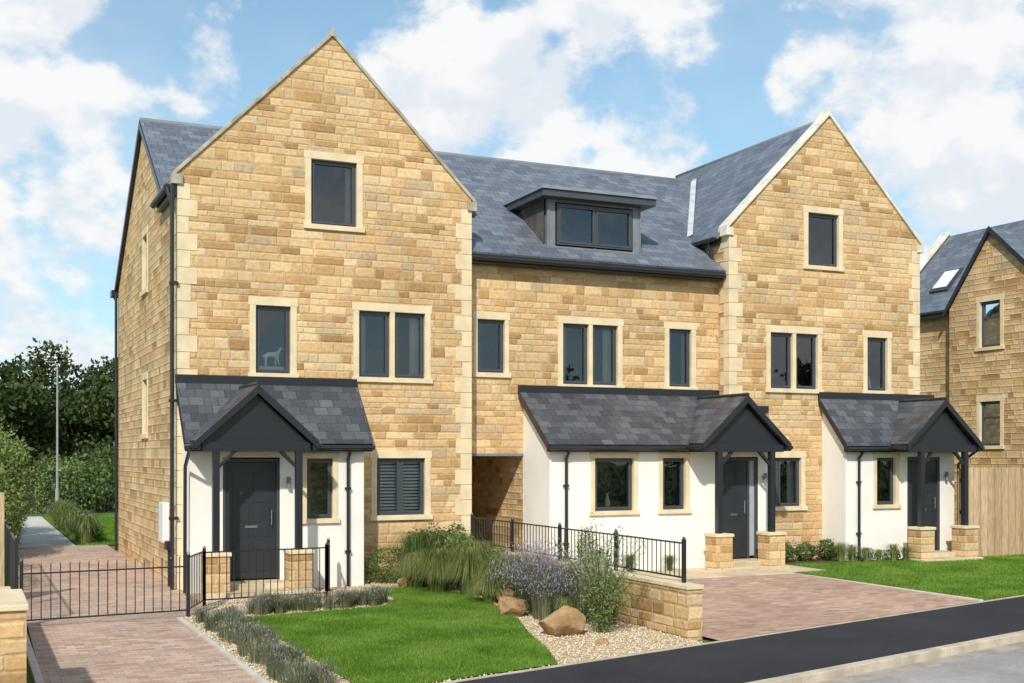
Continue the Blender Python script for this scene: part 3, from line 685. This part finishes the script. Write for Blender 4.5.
while x<30: 
    m.box(x,x+.118,-1.2-(.024 if i%2 else 0),-1.18-(.024 if i%2 else 0),.0,2.02+random.uniform(-.01,.01)); x+=.105; i+=1
m.build('boards',TIMBER,tf)
m=MB(); 
for i in range(7): m.box(16.6+i*2,16.7+i*2,-1.18,-1.08,0,2.0)
for z in(.3,1.0,1.7): m.box(16.6,30,-1.179,-1.13,z,z+.08)
m.build('posts_and_rails',TIMBER,tf)
tp=empty('timber_gate'); m=MB(); m.box(-2.86,-2.75,-.9,-.78,0,1.72)
for i in range(6): m.box(-3.55+i*.13,-3.43+i*.13,-.86,-.83,.1,1.5)
m.build('post_and_boards',TIMBER,tp)
sl=empty('street_lamp'); m=MB(); m.cyl((-.27,25,0),(-.27,25,1.1),.08,.07); m.cyl((-.27,25,1.1),(-.27,25,5.6),.045,.03); m.cyl((-.27,25,5.55),(-.42,25,5.64),.022); m.build('column',simple('galvanised',(.30,.31,.31),.5,.5,3,.1),sl)
m=MB(); m.box(-.62,-.38,24.92,25.08,5.61,5.67); m.build('lantern',LEAD,sl,bevel=.02)

# ------------------------------------------------------------------ rocks
def rock(name,c,s,seed):
    bm=bmesh.new(); bmesh.ops.create_icosphere(bm,subdivisions=4,radius=1); r=random.Random(seed)
    pl=[(Vector((r.gauss(0,1),r.gauss(0,1),r.gauss(0,1)+.2)).normalized(),r.uniform(.62,.9)) for _ in range(14)]
    for v in bm.verts:
        for n,d in pl:
            k=v.co.dot(n)
            if k>d: v.co-=n*(k-d)*.9
        v.co*=1+.06*mnoise.noise(v.co*2.5+Vector((seed,0,0)))+.03*mnoise.noise(v.co*7)
        v.co=Vector((v.co.x*s[0],v.co.y*s[1],v.co.z*s[2]))+Vector(c)
    me=bpy.data.meshes.new(name); bm.to_mesh(me); bm.free(); finish(name,me,ROCK,None,False)
rock('boulder',(3.62,-7.3,.15),(.34,.25,.24),4); rock('boulder',(3.8,-5.4,.13),(.24,.2,.19),8); rock('boulder',(4.35,-4.0,.1),(.22,.18,.15),15); rock('boulder',(3.9,-1.2,.1),(.4,.25,.18),11); rock('boulder',(4.0,-6.5,.05),(.13,.11,.09),12); rock('boulder',(3.7,-8.2,.03),(.10,.08,.06),16)

# ------------------------------------------------------------------ plants
V,F=tuft_mesh([(4.2,-2.9,0,1.0),(4.55,-2.3,0,1.1),(3.9,-2.2,0,.95),(4.5,-3.6,0,.95),(3.75,-1.5,0,.8),(4.1,-3.9,0,.6)],1300,.74,.62,.0045,curl=1.5,base=.18); np_mesh('ornamental_grass',V,F,OGRASS)
V,F=tuft_mesh([(4.0,-.9,0,1.2),(4.6,-1.2,0,1.2),(4.7,-1.9,0,1.0)],800,.75,.5,.006,curl=1.2,base=.2); np_mesh('ornamental_grass',V,F,LEAFM)
foliage('shrub',[(3.6,-.55,.3,.45,.3,.35),(4.4,-.6,.55,.5,.35,.5),(4.75,-.9,.7,.25,.3,.35),(4.55,-3.1,.4,.3,.35,.4)],8000,.05,LEAFM)
foliage('shrub',[(4.55,-1.6,.5,.35,.4,.45),(4.7,-4.3,.3,.2,.3,.3)],3500,.045,LEAFL)
def lavender(name,poly,n,h,purple=.3,up=1.8,fs=.03):
    e=empty(name); P=scatter(poly,n); c=[(x,y,0,random.uniform(.7,1.25)) for x,y in P]
    V,F=tuft_mesh(c,110,h,h*.75,.0038,curl=.6,base=.10,segs=3); np_mesh('foliage',V,F,LAVG,e)
    Q=[]
    for x,y,z,s in c:
        k=int(60*purple); r=rng.uniform(0,h*.75*s,k); a=rng.uniform(0,6.28,k); Q.append(np.stack([x+r*np.cos(a),y+r*np.sin(a),h*s*rng.uniform(.7,1.2,k)*(1-.3*(r/(h*.8))**2)],1))
    V,F=leaf_quads(np.concatenate(Q),fs,.35,up); np_mesh('flowers',V,F,LAVP,e)
lavender('lavender_hedge',[(-.40,-9.9),(.0,-9.9),(.08,-4.2),(-.36,-3.9)],120,.20,.16)
lavender('lavender_bed',[(.35,-3.85),(2.4,-3.55),(2.7,-3.0),(.6,-3.15)],70,.22,.25)
lavender('russian_sage',[(3.95,-6.1),(4.8,-6.7),(4.85,-4.3),(4.3,-4.3)],40,.74,3.4,2.2,.034)
V,F=tuft_mesh([(4.6,-6.7,0,1.0),(4.65,-5.9,0,1.0),(4.1,-6.4,0,.5)],350,.7,.4,.0045,curl=1.0,base=.12); np_mesh('ornamental_grass',V,F,LEAFL)
cs=empty('young_shrub'); m=MB(); cs_pts=[]
for k in range(26):
    a=random.uniform(0,6.28); l=random.uniform(.6,1.5); sp=random.uniform(.1,.65); B0=Vector((4.15,-7.35,0)); p=B0
    for t in range(6):
        q=B0+Vector((math.cos(a)*sp*((t+1)/6)**1.4,math.sin(a)*sp*((t+1)/6)**1.4,l*(t+1)/6-.35*sp*((t+1)/6)**3)); m.cyl(p,q,.006,.005,n=5,cap=False); 
        for _ in range(34): cs_pts.append(q+Vector((random.gauss(0,.06),random.gauss(0,.06),random.gauss(0,.07))))
        p=q
m.build('stems',BARK,cs); V,F=leaf_quads(np.array([tuple(p) for p in cs_pts]),.040,.4); np_mesh('leaves',V,F,LEAFL,cs)
V,F=leaf_quads(np.array([tuple(p) for p in random.sample(cs_pts,90)]),.035,.9); np_mesh('blossoms',V,F,LAVP,cs)
foliage('border_plants',[(12.3,-.45,.26,.3,.22,.22),(12.95,-.42,.24,.25,.2,.2),(13.5,-.45,.26,.25,.2,.22)],5000,.05,LEAFM)
foliage('border_flowers',[(12.4,-.5,.40,.25,.2,.12),(13.1,-.5,.34,.3,.2,.1)],200,.05,FLOW)
V,F=tuft_mesh([(14.0,-1.1,.04,.6),(14.3,-1.15,.04,.5),(14.7,-1.15,.04,.7),(13.8,-.9,.04,.7),(14.9,-1.3,.04,.6),(13.5,-.9,.04,.8)],260,.5,.35,.005,curl=1.2); np_mesh('border_plants',V,F,OGRASS)
foliage('border_plants',[(14.1,-1.0,.15,.3,.15,.16),(14.75,-1.05,.15,.25,.15,.15)],1500,.04,LEAFM)
foliage('climbing_plant',[(7.4,-.9,.5,.2,.1,.45),(7.7,-.92,.3,.2,.1,.25)],900,.05,LEAFM)
V,F=tuft_mesh([(6.9,-1.0,.04,.7),(8.3,-1.0,.04,.7),(9.2,-1.0,.04,.6)],260,.5,.35,.005,curl=1.2); np_mesh('border_plants',V,F,LEAFM)
# left side greenery
sh=empty('garden_shrub')
foliage('leaves',[(-2.8,8,1.0,.6,1.3,1.1),(-2.6,10.5,1.5,.8,1.3,1.6),(-2.7,13,1.5,.85,1.4,1.4),(-3.0,16,1.6,.9,2,1.5)],30000,.11,LEAFL,sh,inner=.2)
foliage('border_plants',[(-2.75,2,.4,.3,1.4,.5),(-2.8,5,.5,.3,1.2,.6)],6000,.05,LEAFM)
V,F=tuft_mesh([(-.45,11.8,0,.9),(-.4,13.2,0,.8),(-.3,14.8,0,.9),(-.5,16.5,0,.8),(-2.2,12,0,.8),(-.5,18.5,0,1.0),(-.4,20.5,0,1.0)],500,.8,.5,.01,curl=1.2,base=.2); np_mesh('ornamental_grass',V,F,OGRASS)
foliage('border_plants',[(-.35,12.4,.3,.35,.7,.35),(-.3,14.2,.4,.35,.7,.4),(-.35,17,.35,.35,1.2,.4),(-.35,21,.4,.4,1.4,.45)],8000,.07,LEAFM)
foliage('border_flowers',[(-.4,12.6,.5,.3,.8,.25),(-.3,15,.5,.3,1.2,.25),(-.3,19,.5,.3,1.2,.25)],500,.07,FLOW)
hb=[];hb2=[]
for i in range(40): (hb if i%3 else hb2).append((random.uniform(-14,13),random.uniform(30,39),random.uniform(.6,1.4),random.uniform(1,2),random.uniform(1,1.8),random.uniform(.8,1.9)))
foliage('hedge_shrubs',hb,50000,.2,LEAFM,inner=.3); foliage('hedge_shrubs',hb2,24000,.2,LEAFO,inner=.3)
foliage('hedge_shrubs',[(random.uniform(-9,8),28.6+random.uniform(0,2.5),.5+random.uniform(0,.6),random.uniform(.6,1.3),.8,random.uniform(.7,1.4)) for _ in range(18)],26000,.14,LEAFL)
def tree(name,x,y,h,r,n,mat,size,seed,zb=0,low=True):
    R=random.Random(seed); e=empty(name); m=MB(); base=Vector((x,y,zb)); top=base+Vector((R.uniform(-.3,.3),R.uniform(-.3,.3),h*.55))
    m.cyl(base,top,h*.028,h*.014,n=10); bl=[]
    for i in range(9):
        a=i*2.4+R.random(); s=base+(top-base)*R.uniform(.45,1); l=r*R.uniform(.5,.8)
        q=s+Vector((math.cos(a)*l,math.sin(a)*l,h*R.uniform(.06,.28))); m.cyl(s,q,h*.012,h*.004,n=6)
        k=r*R.uniform(.25,.48); bl.append((q.x,q.y,q.z,k,k,k*.8))
    bl.append((x,y,zb+h*.80,r*.45,r*.45,h*.18)); bl.append((x,y,zb+h*.55,r*.7,r*.7,h*.2)); bl.append((x,y,zb+h*.35,r*.8,r*.8,h*.2))
    if low:
        for i in range(4): bl.append((x+R.uniform(-r,r)*.8,y+R.uniform(-1,1),zb+h*.22,r*.5,r*.5,h*.2))
    m.build('trunk_and_limbs',BARK,e); foliage('crown',bl,n,size,mat,e,inner=.2); return e
k=0
for x,y,h,r in [(-9,50,8.0,3.6),(-4.5,53,8.4,3.4),(-1.5,46,7.4,2.6),(1.2,52,9.2,3.1),(4,49,8.0,2.9),(7.0,51,9.3,3.1),(11,50,7.4,3.6),(-14,54,9,4),(-19,52,8,4),(16,55,8.0,4),(-24,50,9,4)]:
    tree('background_tree',x,y,h*1.0,r,11000,(LEAFD,LEAFO)[k%2],.32,k); k+=1
for x,y,h,r in [(-24,-48,9,4),(-8,-52,8,4),(10,-50,9.5,4.5),(28,-44,8.5,4),(46,-40,9,4)]:
    tree('broadleaf_tree',x,y,h,r,4000,LEAFD,.5,k,low=False); k+=1
foliage('hedge_shrubs',[(-30+i*5,-38+i*1.0,.9,3.0,1.4,1.3) for i in range(18)],14000,.3,LEAFM)

def horse():
    vs=[(0,0,.17),(-.09,0,.175),(.09,0,.18),(.14,0,.24),(.17,0,.29),(.235,0,.25),(-.09,.025,.09),(-.085,.025,.0),(-.10,-.025,.09),(-.09,-.025,0),(.09,.025,.09),(.095,.025,0),(.1,-.025,.09),(.13,-.025,.03),(-.15,0,.13)]
    ed=[(0,1),(0,2),(2,3),(3,4),(4,5),(1,6),(6,7),(1,8),(8,9),(2,10),(10,11),(2,12),(12,13),(1,14)]
    rd=[.045,.04,.038,.026,.024,.013,.013,.009,.013,.009,.013,.009,.013,.009,.012]
    me=bpy.data.meshes.new('horse_ornament'); me.from_pydata(vs,ed,[]); ob=finish('horse_ornament',me,WPLAS,hA)
    ob.location=(1.66,.26,3.88); ob.rotation_euler=(0,0,.3); ob.scale=(1.2,1.2,1.2)
    md=ob.modifiers.new('skin','SKIN')
    for i,r in enumerate(rd): me.skin_vertices[0].data[i].radius=(r,r)
    me.skin_vertices[0].data[0].use_root=True
    sb=ob.modifiers.new('sub','SUBSURF'); sb.levels=1; sb.render_levels=2
    MB().box(1.36,1.93,.16,.40,3.78,3.872).build('window_shelf',CURT,hA)
horse()

# ------------------------------------------------------------------ sky / sun / camera
SUN=Vector((-.54,-.80,0)).normalized(); el=math.radians(39)
S=Vector((SUN.x*math.cos(el),SUN.y*math.cos(el),math.sin(el)))
ld=bpy.data.lights.new('sun','SUN'); ld.energy=4.0; ld.angle=math.radians(1.5); ld.color=(1,.945,.86)
lo=bpy.data.objects.new('sun',ld); COL.objects.link(lo); lo.rotation_euler=S.to_track_quat('Z','Y').to_euler(); lo.location=S*50
w=bpy.data.worlds.new('World'); scn.world=w; w.use_nodes=True; nt=w.node_tree; nt.nodes.clear(); t=NT(nt)
sky=t.n('ShaderNodeTexSky',sky_type='NISHITA'); sky.sun_disc=False; sky.sun_elevation=el; sky.sun_rotation=math.atan2(S.x,S.y)%(2*math.pi)
sky.air_density=1.0; sky.dust_density=.4; sky.ozone_density=1.5
g=t.n('ShaderNodeTexCoord').outputs['Generated']
TH=math.radians(24.7)
def sdir(px,py):
    tt=(px-512)/1190; vv=(455-py)/1190
    return Vector((math.sin(TH)+tt*math.cos(TH),math.cos(TH)-tt*math.sin(TH),vv)).normalized()
clouds=[(105,110,52,1),(185,72,38,.9),(75,225,52,1),(460,85,72,1),(540,125,55,1),(640,150,50,1),(955,65,95,1),(870,75,55,1),(1010,190,70,1),(30,5,42,1),(15,325,40,.9),(640,-30,70,.8),(115,175,36,1),(1150,250,150,1),(-150,150,160,1),(60,352,34,.8)]
acc=None
for px,py,r,k in clouds:
    d=sdir(px,py); vm=t.n('ShaderNodeVectorMath',operation='DOT_PRODUCT'); t.put(vm.inputs[0],g); vm.inputs[1].default_value=d
    rr=(r*1.25/1190)**2
    q=t.m('MULTIPLY',t.m('SUBTRACT',1.,t.m('DIVIDE',t.m('MULTIPLY',t.m('SUBTRACT',1.,vm.outputs['Value']),2.),rr)),k)
    acc=q if acc is None else t.m('MAXIMUM',acc,q)
acc=t.m('MAXIMUM',acc,-1.0)
x,y,z=t.sep(g)
back=t.mr(y,.2,-.1); nb=t.noise(g,1.7,2)
acc=t.m('ADD',t.m('MULTIPLY',acc,t.m('SUBTRACT',1.,back)),t.m('MULTIPLY',t.mr(nb,.4,.6,-.6,.9),back))
sv=t.comb(x,y,t.m('MULTIPLY',z,1.4))
n1=t.noise(sv,11,8,.56,.1)
dens=t.m('ADD',t.m('MULTIPLY',acc,.23),t.m('MULTIPLY',n1,1.5))
mask=t.mr(dens,.68,.90)
sv2=t.comb(t.m('ADD',x,.012),y,t.m('ADD',t.m('MULTIPLY',z,1.4),.03)); n3=t.noise(sv2,11,4,.56,.1)
shade=t.mr(t.m('SUBTRACT',n1,n3),-.10,.08,0,1)
cc=t.mix(shade,(6.3,6.7,7.2,1),(7.7,7.7,7.7,1))
hz=t.mr(z,.0,.5,.60,0.10)
skyc=t.mix(1.,sky.outputs[0],(1.1,1.28,1.22,1),'MULTIPLY')
skyc=t.mix(hz,skyc,(4.1,6.0,7.3,1))
veil=t.mr(t.noise(sv,3.2,4,.6),.45,.75,0,.35)
skyc=t.mix(veil,skyc,(6.6,7.1,7.5,1))
out=t.mix(t.m('MULTIPLY',mask,.97),skyc,cc)
bg=t.n('ShaderNodeBackground'); t.put(bg.inputs[0],out); bg.inputs[1].default_value=.125
o=t.n('ShaderNodeOutputWorld'); nt.links.new(bg.outputs[0],o.inputs[0])

cd=bpy.data.cameras.new('camera'); cam=bpy.data.objects.new('camera',cd); COL.objects.link(cam); scn.camera=cam
cam.location=(-3.305,-20.82,2.3); cam.rotation_euler=(math.radians(90),0,-TH)
cd.sensor_width=36; cd.lens=1190/1024*36; cd.shift_y=113.5/1024; cd.clip_end=2000; cd.clip_start=.1
scn.view_settings.view_transform='Standard'; scn.view_settings.look='None'; scn.view_settings.exposure=0
